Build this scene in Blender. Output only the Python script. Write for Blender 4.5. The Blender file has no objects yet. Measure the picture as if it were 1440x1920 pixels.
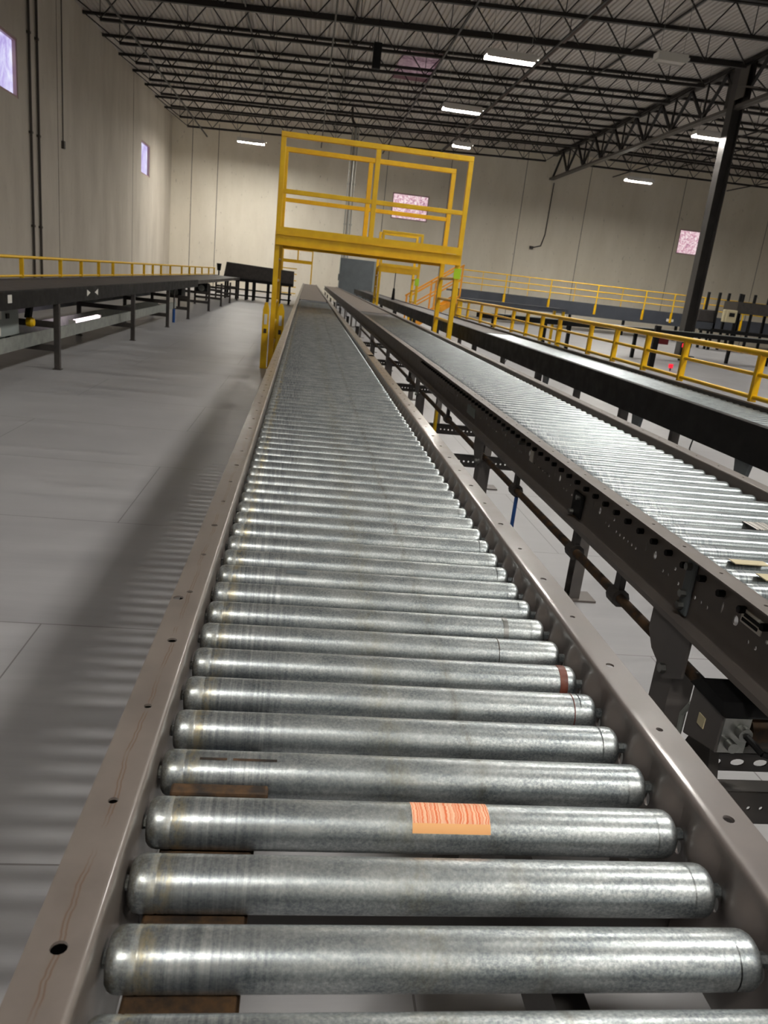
import bpy, math, random
from mathutils import Matrix, Vector
random.seed(7)
S = bpy.context.scene
COL = S.collection
PI = math.pi
OFF = {}            # world offset of each object's local frame

# ------------------------------------------------------------------ helpers
def lin(h):
    h = h.lstrip('#'); out = []
    for i in (0, 2, 4):
        c = int(h[i:i+2], 16)/255
        out.append(c/12.92 if c <= .04045 else ((c+.055)/1.055)**2.4)
    return (*out, 1)

def tag(o, label=None, cat=None, group=None, kind=None):
    for k, v in (('label', label), ('category', cat), ('group', group), ('kind', kind)):
        if v: o[k] = v
    return o

def thing(name, label, cat, loc, group=None, kind=None):
    o = bpy.data.objects.new(name, None); o.empty_display_size = .2
    COL.objects.link(o); o.location = loc; OFF[o.name] = Vector(loc)
    return tag(o, label, cat, group, kind)

class MB:
    def __init__(s): s.v = []; s.f = []; s.sm = []
    def quadbox(s, P):
        n = len(s.v); s.v += [tuple(p) for p in P]
        for q in ((0,3,2,1),(4,5,6,7),(0,1,5,4),(1,2,6,5),(2,3,7,6),(3,0,4,7)):
            s.f.append(tuple(n+i for i in q)); s.sm.append(False)
        return s
    def box(s, x0, x1, y0, y1, z0, z1):
        return s.quadbox([(x0,y0,z0),(x1,y0,z0),(x1,y1,z0),(x0,y1,z0),(x0,y0,z1),(x1,y0,z1),(x1,y1,z1),(x0,y1,z1)])
    def bar(s, p, q, w, h=None, up=(0,0,1)):
        h = h or w; p = Vector(p); q = Vector(q); d = (q-p).normalized(); u = Vector(up)
        if abs(d.dot(u)) > .98: u = Vector((0,1,0))
        a = d.cross(u).normalized(); b = a.cross(d).normalized()
        A = a*w/2; B = b*h/2
        return s.quadbox([p-A-B, p+A-B, p+A+B, p-A+B, q-A-B, q+A-B, q+A+B, q-A+B])
    def tube(s, p, q, r, n=12, r2=None, caps=True):
        p = Vector(p); q = Vector(q); d = (q-p).normalized(); u = Vector((0,0,1))
        if abs(d.dot(u)) > .98: u = Vector((0,1,0))
        a = d.cross(u).normalized(); b = a.cross(d).normalized(); k = len(s.v); r2 = r if r2 is None else r2
        for c, rr in ((p, r), (q, r2)):
            for i in range(n):
                t = 2*PI*i/n; s.v.append(tuple(c+a*rr*math.cos(t)+b*rr*math.sin(t)))
        for i in range(n):
            j = (i+1) % n; s.f.append((k+i, k+j, k+n+j, k+n+i)); s.sm.append(True)
        if caps:
            s.f.append(tuple(k+i for i in range(n-1, -1, -1))); s.sm.append(False)
            s.f.append(tuple(k+n+i for i in range(n))); s.sm.append(False)
        return s
    def path(s, pts, r, n=8):
        for a, b in zip(pts, pts[1:]): s.tube(a, b, r, n)
        return s
    def prism(s, poly, axis, t0, t1):
        """extrude a 2D polygon along axis 'x' (poly in y,z), 'y' (poly in x,z) or 'z' (poly in x,y)"""
        k = len(s.v); n = len(poly)
        for t in (t0, t1):
            for a, b in poly:
                s.v.append({'x': (t,a,b), 'y': (a,t,b), 'z': (a,b,t)}[axis])
        for i in range(n):
            j = (i+1) % n; s.f.append((k+i, k+j, k+n+j, k+n+i)); s.sm.append(False)
        s.f.append(tuple(k+i for i in range(n-1,-1,-1))); s.sm.append(False)
        s.f.append(tuple(k+n+i for i in range(n))); s.sm.append(False)
        return s
    def lathe_x(s, prof, n=32, c=(0,0,0)):
        """revolve (x, r) points round an axis along x"""
        k = len(s.v); m = len(prof)
        for x, r in prof:
            for i in range(n):
                t = 2*PI*i/n; s.v.append((c[0]+x, c[1]+r*math.cos(t), c[2]+r*math.sin(t)))
        for a in range(m-1):
            for i in range(n):
                j = (i+1) % n; s.f.append((k+a*n+i, k+a*n+j, k+(a+1)*n+j, k+(a+1)*n+i)); s.sm.append(True)
        s.f.append(tuple(k+i for i in range(n))); s.sm.append(False)
        s.f.append(tuple(k+(m-1)*n+i for i in range(n-1,-1,-1))); s.sm.append(False)
        return s
    def plate(s, us, vs, fn, holes=(), smooth=True):
        """grid over us x vs mapped by fn; holes = (u, v, ru, rv, n) punched out of whole blocks of cells"""
        us = sorted(us); vs = sorted(vs); nu = len(us); nv = len(vs); k = len(s.v)
        for u in us:
            for v in vs: s.v.append(fn(u, v))
        ix = lambda i, j: k+i*nv+j
        gone = set(); import bisect
        for (cu, cv, ru, rv, m) in holes:
            i0 = bisect.bisect_right(us, cu-ru*1.05)-1; i1 = bisect.bisect_left(us, cu+ru*1.05)
            j0 = bisect.bisect_right(vs, cv-rv*1.05)-1; j1 = bisect.bisect_left(vs, cv+rv*1.05)
            if i0 < 0 or j0 < 0 or i1 >= nu or j1 >= nv: continue
            blk = {(i, j) for i in range(i0, i1) for j in range(j0, j1)}
            if blk & gone: continue
            gone |= blk
            q = len(s.v); m4 = max(2, m//4); M = 4*m4
            for t in range(M):
                a = -3*PI/4+2*PI*t/M; s.v.append(fn(cu+ru*math.cos(a), cv+rv*math.sin(a)))
            # sides of the block, in the ring's own turning direction (u=cos, v=sin from -135 deg)
            sides = [[ix(i, j0) for i in range(i0, i1+1)][::1]]
            A = [ix(i0, j) for j in range(j0, j1+1)]; B = [ix(i1, j) for j in range(j0, j1+1)]
            Cc = [ix(i, j0) for i in range(i0, i1+1)]; D = [ix(i, j1) for i in range(i0, i1+1)]
            chains = [Cc, B, D[::-1], A[::-1]]
            for c, ch in enumerate(chains):
                ring = [q+(c*m4+t) % M for t in range(m4+1)]
                s.f.append(tuple(ch+ring[::-1])); s.sm.append(smooth)
        for i in range(nu-1):
            for j in range(nv-1):
                if (i, j) not in gone:
                    s.f.append((ix(i,j), ix(i+1,j), ix(i+1,j+1), ix(i,j+1))); s.sm.append(smooth)
        return s
    def build(s, name, mat, parent=None, bevel=0, solid=0, sharp=35, local=None):
        me = bpy.data.meshes.new(name)
        o = bpy.data.objects.new(name, me); COL.objects.link(o)
        off = Vector(local) if local is not None else (OFF[parent.name] if parent is not None else Vector((0,0,0)))
        me.from_pydata([(x-off.x, y-off.y, z-off.z) for x, y, z in s.v], [], s.f)
        me.polygons.foreach_set('use_smooth', s.sm)
        if any(s.sm): me.set_sharp_from_angle(angle=math.radians(sharp))
        me.materials.append(mat)
        if parent is not None:
            o.parent = parent; OFF[o.name] = off.copy()
        elif local is not None:
            o.location = off; OFF[o.name] = off.copy()
        else: OFF[o.name] = Vector((0,0,0))
        if solid:
            m = o.modifiers.new('thickness', 'SOLIDIFY'); m.thickness = solid; m.offset = 0
            if any(s.sm): e = o.modifiers.new('edges', 'EDGE_SPLIT'); e.split_angle = math.radians(sharp); e.use_edge_sharp = False
        if bevel:
            m = o.modifiers.new('bevel', 'BEVEL'); m.width = bevel; m.segments = 2; m.limit_method = 'ANGLE'
        me.update(); return o

# ------------------------------------------------------------------ materials
def mat(name, col, rough=.5, metal=0, spec=.5):
    m = bpy.data.materials.new(name); m.use_nodes = True
    b = m.node_tree.nodes['Principled BSDF']
    b.inputs['Base Color'].default_value = lin(col) if isinstance(col, str) else col
    b.inputs['Roughness'].default_value = rough; b.inputs['Metallic'].default_value = metal
    b.inputs['Specular IOR Level'].default_value = spec
    return m
class NT:
    def __init__(s, m): s.t = m.node_tree; s.b = s.t.nodes['Principled BSDF']
    def n(s, typ, **kw):
        x = s.t.nodes.new(typ)
        for k, v in kw.items():
            if k[0] == '_': x.inputs[int(k[1:])].default_value = v
            else: setattr(x, k, v)
        return x
    def l(s, a, b): s.t.links.new(a, b)
    def val(s, v):
        return v
    def math(s, op, a, b=None, c=None, clamp=False):
        x = s.n('ShaderNodeMath', operation=op); x.use_clamp = clamp
        for i, v in enumerate((a, b, c)):
            if v is None: continue
            if isinstance(v, (int, float)): x.inputs[i].default_value = v
            else: s.l(v, x.inputs[i])
        return x.outputs[0]
    def ramp(s, fac, stops):
        r = s.n('ShaderNodeValToRGB'); e = r.color_ramp.elements
        while len(e) < len(stops): e.new(.5)
        for i, (p, c) in enumerate(stops):
            e[i].position = p; e[i].color = lin(c) if isinstance(c, str) else ((c, c, c, 1) if isinstance(c, (int, float)) else c)
        s.l(fac, r.inputs[0]); return r.outputs[0]
    def mix(s, fac, a, b, typ='MIX'):
        x = s.n('ShaderNodeMix', data_type='RGBA', blend_type=typ)
        for i, v in ((0, fac), (6, a), (7, b)):
            if isinstance(v, (int, float)): x.inputs[i].default_value = v if i == 0 else (v, v, v, 1)
            elif isinstance(v, str): x.inputs[i].default_value = lin(v)
            elif isinstance(v, tuple): x.inputs[i].default_value = v
            else: s.l(v, x.inputs[i])
        return x.outputs[2]
    def coord(s, scale=(1,1,1), loc=(0,0,0), src='Object', rnd=False):
        tc = s.n('ShaderNodeTexCoord').outputs[src]
        if rnd:
            oi = s.n('ShaderNodeObjectInfo').outputs['Random']
            k = s.math('MULTIPLY', oi, 37.0)
            cv = s.n('ShaderNodeCombineXYZ'); s.l(k, cv.inputs[0]); s.l(k, cv.inputs[1]); s.l(k, cv.inputs[2])
        mp = s.n('ShaderNodeMapping'); mp.inputs['Scale'].default_value = scale; mp.inputs['Location'].default_value = loc
        s.l(tc, mp.inputs[0]); out = mp.outputs[0]
        if rnd:
            a = s.n('ShaderNodeVectorMath', operation='ADD'); s.l(out, a.inputs[0]); s.l(cv.outputs[0], a.inputs[1]); out = a.outputs[0]
        return out
    def noise(s, vec, scale=5, detail=4, rough=.55, dist=0):
        x = s.n('ShaderNodeTexNoise'); x.inputs['Scale'].default_value = scale; x.inputs['Detail'].default_value = detail
        x.inputs['Roughness'].default_value = rough; x.inputs['Distortion'].default_value = dist
        s.l(vec, x.inputs['Vector']); return x.outputs[0]
    def bump(s, h, strength=.2, dist=.01):
        x = s.n('ShaderNodeBump'); x.inputs['Strength'].default_value = strength; x.inputs['Distance'].default_value = dist
        s.l(h, x.inputs['Height']); s.l(x.outputs[0], s.b.inputs['Normal'])
    def base(s, c): s.l(c, s.b.inputs['Base Color'])
    def rough(s, c): s.l(c, s.b.inputs['Roughness'])
def wear(m, c1, c2, scale=6, r0=.35, r1=.6, lo=.35, hi=.7):
    k = NT(m); n = k.noise(k.coord(), scale, 5, .6)
    k.base(k.ramp(n, [(lo, c1), (hi, c2)])); k.rough(k.ramp(n, [(.3, r0), (.7, r1)])); return m

M = {}
# galvanised roller tube: spangle, rubbed rings, grime tracks
def roller_mat(name, bright, grime, ra=.44, rb=.29):
    m = mat(name, '#9aa09e', .42, .80); k = NT(m)
    sp = k.noise(k.coord((34, 40, 40), rnd=True), 9, 4, .72)
    sp2 = k.noise(k.coord((6, 14, 14), rnd=True), 3, 3, .5)
    c = k.ramp(sp, [(.36, bright[0]), (.5, bright[1]), (.64, bright[2])])
    c = k.mix(.35, c, k.ramp(sp2, [(.35, bright[0]), (.65, bright[2])]))
    # rubbed rings across the tube (depend on x only, strong near the left end)
    tc = k.n('ShaderNodeTexCoord'); sx = k.n('ShaderNodeSeparateXYZ'); k.l(tc.outputs['Object'], sx.inputs[0])
    x = sx.outputs[0]
    rings = k.noise(k.coord((190, 5, 5), rnd=True), 1.0, 4, .7)
    band = k.math('MULTIPLY', k.math('SMOOTH_MIN', k.math('MULTIPLY', k.math('ADD', x, .262), 40, clamp=True), 1, .1), k.math('MULTIPLY', k.math('SUBTRACT', -.105, x), 16, clamp=True), clamp=True)
    rr = k.ramp(rings, [(.38, '#3d434b'), (.5, '#8b9197'), (.62, '#c9cccb')])
    c = k.mix(k.math('MULTIPLY', band, .42), c, rr)
    if grime:
        def track(x0, w, amt):
            d = k.math('ABSOLUTE', k.math('SUBTRACT', x, x0))
            g = k.math('SUBTRACT', 1, k.math('DIVIDE', d, w), clamp=True)
            nz = k.noise(k.coord((60, 30, 30), rnd=True), 2, 5, .7)
            return k.math('MULTIPLY', k.math('MULTIPLY', g, k.ramp(nz, [(.42, 0.0), (.6, 1.0)])), amt)
        c = k.mix(track(-.236, .013, .85), c, '#c4ba98'); c = k.mix(track(-.258, .018, .6), c, '#6f684e')
        c = k.mix(track(-.02, .035, .35), c, '#8d8768'); c = k.mix(track(.075, .012, .5), c, '#6c6650')
    k.base(c)
    k.rough(k.ramp(sp, [(.3, ra), (.7, rb)]))
    return m
M['roller'] = roller_mat('galvanised_roller', ('#747c81', '#a2aaad', '#cfd4d3'), True)
M['roller_bright'] = roller_mat('bright_roller', ('#6c7478', '#868e91', '#a4abac'), False, .40, .29)

# conveyor side frame paint: warm grey, a rusty line along the middle of the left flange
def frame_mat(name, c1, c2, rust_x=None, rough=.38, coat=0.0):
    m = mat(name, c1, rough); k = NT(m)
    n = k.noise(k.coord(), 18, 5, .6); c = k.ramp(n, [(.3, c1), (.7, c2)])
    k.b.inputs['Coat Weight'].default_value = coat; k.b.inputs['Coat Roughness'].default_value = .14
    if rust_x is not None:
        tc = k.n('ShaderNodeTexCoord'); sx = k.n('ShaderNodeSeparateXYZ'); k.l(tc.outputs['Object'], sx.inputs[0])
        wob = k.math('MULTIPLY', k.math('SUBTRACT', k.noise(k.coord((2, 9, 2)), 1.3, 4, .65), .5), .016)
        d = k.math('ABSOLUTE', k.math('SUBTRACT', k.math('ADD', sx.outputs[0], wob), rust_x))
        ln = k.math('SUBTRACT', 1, k.math('MULTIPLY', k.math('ABSOLUTE', k.math('SUBTRACT', d, .0016)), 900), clamp=True)
        ln = k.math('MULTIPLY', ln, k.ramp(k.noise(k.coord((3, 5, 3)), 3, 3, .6), [(.36, 0.0), (.52, .8)]))
        top = k.n('ShaderNodeNewGeometry'); sn = k.n('ShaderNodeSeparateXYZ'); k.l(top.outputs['Normal'], sn.inputs[0])
        ln = k.math('MULTIPLY', ln, k.math('GREATER_THAN', sn.outputs[2], .8))
        c = k.mix(ln, c, '#5f4630')
    k.base(c); k.rough(k.ramp(n, [(.3, rough-.06), (.7, rough+.12)])); return m
M['frame'] = frame_mat('grey_frame_paint', '#686260', '#746d6a', None, .36, .4)
M['frame_rust'] = frame_mat('grey_frame_paint_rust_line', '#69625d', '#766e68', -.295, .36, .4)
M['frame2'] = frame_mat('dark_grey_frame_paint', '#625c59', '#6f6863', None, .45)
M['dark_frame'] = wear(mat('charcoal_paint', '#34302f', .5), '#2f2c2b', '#45403d', 8)
M['black'] = wear(mat('black_paint', '#0d0d0e', .6, 0, .25), '#0b0b0c', '#141415', 8, .5, .7)
M['steel'] = wear(mat('zinc_steel', '#9a9b98', .4, .9), '#808280', '#a9aaa6', 20, .3, .5)
M['galv'] = wear(mat('galvanised_sheet', '#8d918d', .5, .3), '#7f8480', '#a3a7a1', 8, .4, .6)
M['rust'] = wear(mat('rusty_steel', '#5d4126', .8), '#231b15', '#664a2c', 45, .7, .9)
M['rustdark'] = wear(mat('dark_rusty_rod', '#2c2119', .6), '#17130f', '#5a4026', 30, .5, .8)
M['tape'] = wear(mat('red_brown_tape', '#6b2d22', .6), '#5c261d', '#7d4a3a', 80)
M['blue_belt'] = mat('blue_belt', '#0a1e2e', .5)
M['blue'] = mat('blue_rod_paint', '#1d4f94', .4)
M['belt'] = wear(mat('worn_belt', '#6f655c', .7), '#655b53', '#7c7167', 5, .6, .8)
M['belt_dark'] = wear(mat('grey_belt', '#4f4b4b', .6), '#464242', '#5c5755', 5, .5, .7)
M['plate'] = mat('dark_blue_plate', '#3c4654', .4, .3)
M['yellow'] = wear(mat('safety_yellow_paint', '#f2c000', .4), '#e9b600', '#f7ca06', 7, .3, .5)
M['orange'] = wear(mat('orange_yellow_paint', '#e59a1c', .45), '#dc8f15', '#f0aa2c', 7)
M['lime'] = mat('lime_tag', '#b6e01e', .5)
M['white'] = mat('white_sticker', '#dcdad4', .5)
M['cabinet'] = wear(mat('cabinet_grey', '#5d6468', .5), '#596064', '#646b6f', 3)
M['cabinet_side'] = mat('cabinet_side_grey', '#8d9694', .5)
M['joist'] = wear(mat('black_joist_primer', '#1b1817', .55), '#171413', '#26211f', 3)
M['stand'] = wear(mat('stand_grey', '#5d5956', .45), '#565250', '#65605d', 8)
M['column'] = wear(mat('charcoal_column', '#3b3938', .5), '#353332', '#454240', 3)
M['girder_low'] = mat('grey_chord', '#57524d', .5)
M['pipe_brown'] = mat('sprinkler_pipe', '#4a3830', .5)
M['conduit'] = mat('conduit', '#b9b8b2', .35, .8)
M['conduit_dark'] = mat('painted_conduit', '#3e3832', .6)
M['fascia'] = wear(mat('slate_fascia', '#3c4049', .55), '#393d46', '#444850', 2)
M['beige'] = mat('beige_case', '#cfc4a0', .5)
M['housing'] = mat('white_housing', '#d8d6d0', .5)
M['unlit'] = mat('unlit_diffuser', '#c9c6bf', .4)
def emit(name, col, st):
    m = mat(name, '#000000', .5); b = m.node_tree.nodes['Principled BSDF']
    b.inputs['Emission Color'].default_value = lin(col); b.inputs['Emission Strength'].default_value = st; return m
LAMP = 78.0
EXPO = 1.75
DAY = 2**-EXPO
M['lamp'] = emit('lit_diffuser', '#fffaf2', LAMP)
M['lamp_bright'] = emit('bright_lit_diffuser', '#fffaf0', LAMP*1.7)
M['tube'] = emit('glowing_tube', '#ffe6f4', 1.6)
M['red'] = emit('red_light', '#ff2038', .35)
M['redoff'] = mat('dark_red_lens', '#5a1218', .4)

# floor panels: grey resin board, joints every 1.219 m, faint streak reflections painted into the colour
m = mat('grey_floor_panels', '#8d8a8a', .5); k = NT(m)
st = k.noise(k.coord((.3, 3.2, 1)), 2.2, 7, .68); bl = k.noise(k.coord((.5, .4, 1)), 1.3, 4, .6)
c = k.ramp(st, [(.3, '#8d8d90'), (.7, '#afafb1')]); c = k.mix(.5, c, k.ramp(bl, [(.35, '#939396'), (.65, '#acacae')]))
tc = k.n('ShaderNodeTexCoord'); sx = k.n('ShaderNodeSeparateXYZ'); k.l(tc.outputs['Object'], sx.inputs[0])
yy = k.math('DIVIDE', k.math('ADD', sx.outputs[1], 100*1.219-1.49), 1.219)
fy = k.math('FRACT', yy); row = k.math('FLOOR', yy)
jy = k.math('LESS_THAN', k.math('ABSOLUTE', k.math('SUBTRACT', fy, .002)), .0028)
xx = k.math('DIVIDE', k.math('ADD', k.math('ADD', sx.outputs[0], 100*2.438+.9), k.math('MULTIPLY', k.math('MODULO', row, 2), 1.219)), 2.438)
jx = k.math('LESS_THAN', k.math('ABSOLUTE', k.math('SUBTRACT', k.math('FRACT', xx), .001)), .0012)
c = k.mix(k.math('MULTIPLY', k.math('MAXIMUM', jy, jx), .7), c, '#55514e')
k.base(c); k.rough(k.ramp(st, [(.3, .30), (.7, .52)])); M['floor'] = m

# tilt-up concrete walls
def wall_mat(name, a, b):
    m = mat(name, a, .85); k = NT(m)
    n1 = k.noise(k.coord((.5, .5, .16)), 1.6, 6, .62); n2 = k.noise(k.coord((3, 3, 1.2)), 3, 5, .65)
    c = k.ramp(n1, [(.3, b), (.68, a)]); c = k.mix(k.ramp(n2, [(.28, .55), (.36, 0.0)]), c, '#8d8477')
    k.base(c); return m
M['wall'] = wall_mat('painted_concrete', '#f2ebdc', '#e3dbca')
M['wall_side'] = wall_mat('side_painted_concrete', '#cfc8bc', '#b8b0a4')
m = mat('corrugated_deck', '#b5aea8', .5, .1); k = NT(m)
n = k.noise(k.coord((1, .2, 1)), 1.5, 4, .6); k.base(k.ramp(n, [(.3, '#c4beb8'), (.7, '#d4cec8')])); M['deck'] = m
M['joint'] = mat('wall_joint', '#6d655a', .9)

# windows: daylight through obscured glass
def pane_mat(name, cols, scale, st):
    m = mat(name, '#101010', .2); k = NT(m)
    v = k.noise(k.coord((1, 1, 1)), scale, 5, .75, .8)
    col = k.ramp(v, cols); k.l(col, k.b.inputs['Emission Color']); k.b.inputs['Emission Strength'].default_value = st*DAY
    return m
M['pane_far'] = pane_mat('pink_speckled_pane', [(.36, '#8a6a8c'), (.44, '#c98ca0'), (.52, '#f0cfd6'), (.6, '#fff4f2')], 9, .95)
M['pane_left'] = pane_mat('violet_pane', [(.3, '#9a86c8'), (.42, '#bfb2ea'), (.52, '#d6d3f8'), (.66, '#eef0ff')], 1.6, 1.0)
M['pane_sky'] = pane_mat('skylight_pane', [(.38, '#5c4b50'), (.47, '#8d6a78'), (.56, '#c7a0ac'), (.64, '#dcc0c6')], 11, .30)
M['win_frame'] = mat('pinkish_window_frame', '#b89a9c', .5)

# orange barcode sticker
m = mat('orange_barcode_sticker', '#f08a4e', .5); k = NT(m)
tc = k.n('ShaderNodeTexCoord'); sx = k.n('ShaderNodeSeparateXYZ'); k.l(tc.outputs['Object'], sx.inputs[0])
wob = k.math('MULTIPLY', k.noise(k.coord((20, 60, 60)), 2, 3, .6), .006)
cv = k.n('ShaderNodeCombineXYZ'); k.l(k.math('ADD', sx.outputs[0], wob), cv.inputs[0])
bars = k.noise(cv.outputs[0], 420, 1, .5)
c = k.ramp(bars, [(.44, '#ee7a48'), (.53, '#fbc9a4')])
ga = k.math('LESS_THAN', sx.outputs[1], -.0155); c = k.mix(ga, c, '#f7b877')
edge = k.math('LESS_THAN', sx.outputs[0], -.0885); c = k.mix(edge, c, '#f3b795')
k.base(c); M['sticker'] = m
m = mat('barcode_label', '#d8d4cc', .5); k = NT(m)
bars = k.noise(k.coord((1, 0, 0)), 260, 1, .5); k.base(k.ramp(bars, [(.47, '#3c3a38'), (.5, '#dad7d0')])); M['barcode'] = m

# ------------------------------------------------------------------ camera (1.37 m above the floor, rolled a little)
cam = bpy.data.cameras.new('camera'); co = bpy.data.objects.new('camera', cam); COL.objects.link(co)
f = 1417.0; vy = Vector((576-720, 512-960, f)); vz = Vector((193-720, 5610-960, f))
Y = vy.normalized(); Z = -(vz-Y*vz.dot(Y)); Z.normalize(); X = Y.cross(Z)
if X.x < 0: X = -X
R = Matrix((X, Y, Z))                      # camera axes (right, down, forward) in the hall's axes
r_, d_, w_ = (R @ Vector(a) for a in ((1,0,0), (0,1,0), (0,0,1)))
mw = Matrix.Identity(4)
for i in range(3):
    mw[i][0] = r_[i]; mw[i][1] = -d_[i]; mw[i][2] = -w_[i]
mw[2][3] = 1.37
co.matrix_world = mw
cam.sensor_fit = 'VERTICAL'; cam.sensor_height = 36; cam.sensor_width = 27; cam.lens = f/1920*36
cam.clip_start = .02; cam.clip_end = 200
cam.dof.use_dof = True; cam.dof.focus_distance = 1.25; cam.dof.aperture_fstop = 14
S.camera = co

# ------------------------------------------------------------------ the hall
XL, XR, YF, YB = -7.75, 34.0, 45.8, -14.0
SL = .035
XG = 13.4
def roof(x):                                # underside of the deck
    return 8.62+SL*(min(x, XG)-XL) + (.012*(x-XG) if x > XG else 0)
def struct(o, label=None, cat=None): return tag(o, label, cat, None, 'structure')
struct(MB().box(XL-.3, XR+.3, YB-.3, YF+.3, -.2, 0).build('floor', M['floor']), 'grey panelled floor of the hall with thin dark joints', 'floor')
# left wall with two window openings, far wall with two
LW = [(21.0, 22.75), (38.0, 39.9)]
FW = [(4.46, 6.55), (21.68, 23.3)]
WZ = (4.86, 6.24)
mb = MB(); H = 9.6
ys = [YB] + [a for p in LW for a in p] + [YF]
for i in range(0, len(ys), 2): mb.box(XL-.2, XL, ys[i], ys[i+1], 0, 8.75)
for a, b in LW:
    mb.box(XL-.2, XL, a, b, 0, WZ[0]); mb.box(XL-.2, XL, a, b, WZ[1], 8.75)
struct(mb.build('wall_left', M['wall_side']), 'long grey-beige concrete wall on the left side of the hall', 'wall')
mb = MB(); xs = [XL] + [a for p in FW for a in p] + [XR]
for i in range(0, len(xs), 2): mb.box(xs[i], xs[i+1], YF, YF+.2, 0, 10.4)
for a, b in FW:
    mb.box(a, b, YF, YF+.2, 0, WZ[0]); mb.box(a, b, YF, YF+.2, WZ[1], 10.4)
struct(mb.build('wall_far', M['wall']), 'cream concrete end wall lit by the lamps', 'wall')
struct(MB().box(XR, XR+.2, YB, YF, 0, 10.4).build('wall_right', M['wall']), 'concrete wall on the right side of the hall', 'wall')
struct(MB().box(XL, XR, YB-.2, YB, 0, 10.4).build('wall_back', M['wall']), 'concrete wall behind the viewpoint', 'wall')
# corrugated deck: ribs run along the hall
mb = MB(); sky = (2.7, 4.1, 29.2, 33.0)
def deck(x0, x1, y0, y1):
    p = .1525; n = max(1, round((x1-x0)/p)); p = (x1-x0)/n; prof = []
    for i in range(n):
        x = x0+i*p
        for t, h in ((0, .045), (.3, .045), (.42, 0), (.88, 0)): prof.append((x+t*p, h))
    prof.append((x1, .045)); b = len(mb.v)
    for x, h in prof:
        for y in (y0, y1): mb.v.append((x, y, roof(x)+h))
    for i in range(len(prof)-1):
        mb.f.append((b+2*i, b+2*i+2, b+2*i+3, b+2*i+1)); mb.sm.append(False)
deck(XL-.1, sky[0], YB, YF+.1); deck(sky[1], XG, YB, YF+.1); deck(XG, XR, YB, YF+.1)
deck(sky[0], sky[1], YB, sky[2]); deck(sky[0], sky[1], sky[3], YF+.1)
struct(mb.build('ceiling', M['deck'], solid=.004), 'pale corrugated steel roof deck above the black joists', 'ceiling')
sk = thing('window_5', 'pinkish speckled skylight high above between the roof joists', 'skylight', ((sky[0]+sky[1])/2, 31.1, roof(3.4)), kind='structure')
MB().box(sky[0], sky[1], sky[2], sky[3], roof(3.4)+.1, roof(3.4)+.12).build('pane', M['pane_sky'], sk)
mb = MB(); x0, x1, y0, y1 = sky
for a in ((x0-.03, x0, y0, y1), (x1, x1+.03, y0, y1), (x0, x1, y0-.03, y0), (x0, x1, y1, y1+.03)): mb.box(*a, roof(3.4)-.04, roof(3.4)+.16)
mb.build('window_frame', M['win_frame'], sk)
def window(n, axis, a, b, label, pm):
    c = (a+b)/2
    o = thing('window_%d' % n, label, 'window', (XL, c, WZ[0]) if axis == 'y' else (c, YF, WZ[0]), kind='structure')
    fr, pn = MB(), MB(); t = .06
    for (u0, u1, z0, z1) in ((a, a+t, *WZ), (b-t, b, *WZ), (a+t, b-t, WZ[0], WZ[0]+t), (a+t, b-t, WZ[1]-t, WZ[1])):
        fr.box(XL-.19, XL-.02, u0, u1, z0, z1) if axis == 'y' else fr.box(u0, u1, YF+.02, YF+.19, z0, z1)
    if axis == 'y': pn.box(XL-.13, XL-.11, a+t, b-t, WZ[0]+t, WZ[1]-t)
    else: pn.box(a+t, b-t, YF+.08, YF+.1, WZ[0]+t, WZ[1]-t)
    fr.build('window_frame', M['win_frame'], o); pn.build('pane', pm, o)
window(1, 'y', *LW[0], 'violet daylight window high on the left wall, cut by the picture edge', M['pane_left'])
window(2, 'y', *LW[1], 'small violet window on the left wall near the far corner', M['pane_left'])
window(3, 'x', *FW[0], 'pink speckled window on the far wall behind the yellow crossover bridge', M['pane_far'])
window(4, 'x', *FW[1], 'pink speckled window on the far wall beside the dark column', M['pane_far'])
# wall joints
for i, y in enumerate((16.0, 26.0, 36.3)):
    struct(MB().box(XL-.01, XL+.006, y-.014, y+.014, 0, 8.6).build('trim_%d' % (i+1), M['joint'], local=(XL, y, 0)), 'vertical panel joint on the left wall, %s' % ('nearest the viewer', 'left of the middle', 'beside the far window')[i], 'wall joint')
for i, x in enumerate((-6.66, -5.27, 4.0, 7.6, 11.9, 15.7, 21.45, 27.0)):
    struct(MB().box(x-.016, x+.016, YF-.006, YF+.01, 0, 9.2 if x > 0 else 8.5).build('trim_%d' % (i+4), M['joint'], local=(x, YF, 0)), 'vertical panel joint on the far wall, number %d from the left corner' % (i+1), 'wall joint')
# pipes on the walls
ordn = ['first', 'second', 'third', 'fourth', 'fifth', 'sixth', 'seventh', 'eighth', 'ninth', 'tenth', 'eleventh', 'twelfth', 'thirteenth', 'fourteenth', 'fifteenth', 'sixteenth', 'seventeenth', 'eighteenth']
for y, lb in ((23.5, 'dark vertical pipe on the left wall next to the violet window'), (24.12, 'dark vertical pipe on the left wall, second from the violet window')):
    t = thing('wall_pipe', lb, 'pipe', (XL+.05, y, 0), 'dark pipes on the left wall')
    MB().tube((XL+.05, y, 0), (XL+.05, y, 8.55), .035, 10).build('pipe', M['conduit_dark'], t)
    for z in (1.8, 4.2, 6.6): MB().box(XL, XL+.09, y-.05, y+.05, z-.03, z+.03).build('clamp', M['conduit_dark'], t)
t = thing('wall_conduit', 'thin conduit ending in a small box halfway up the left wall', 'conduit', (XL, 26.4, 4.3))
MB().tube((XL+.03, 26.4, 4.4), (XL+.03, 26.4, 8.5), .016, 8).build('conduit', M['conduit_dark'], t)
MB().box(XL, XL+.08, 26.33, 26.47, 4.2, 4.42).build('junction_box', M['conduit_dark'], t)
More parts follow.
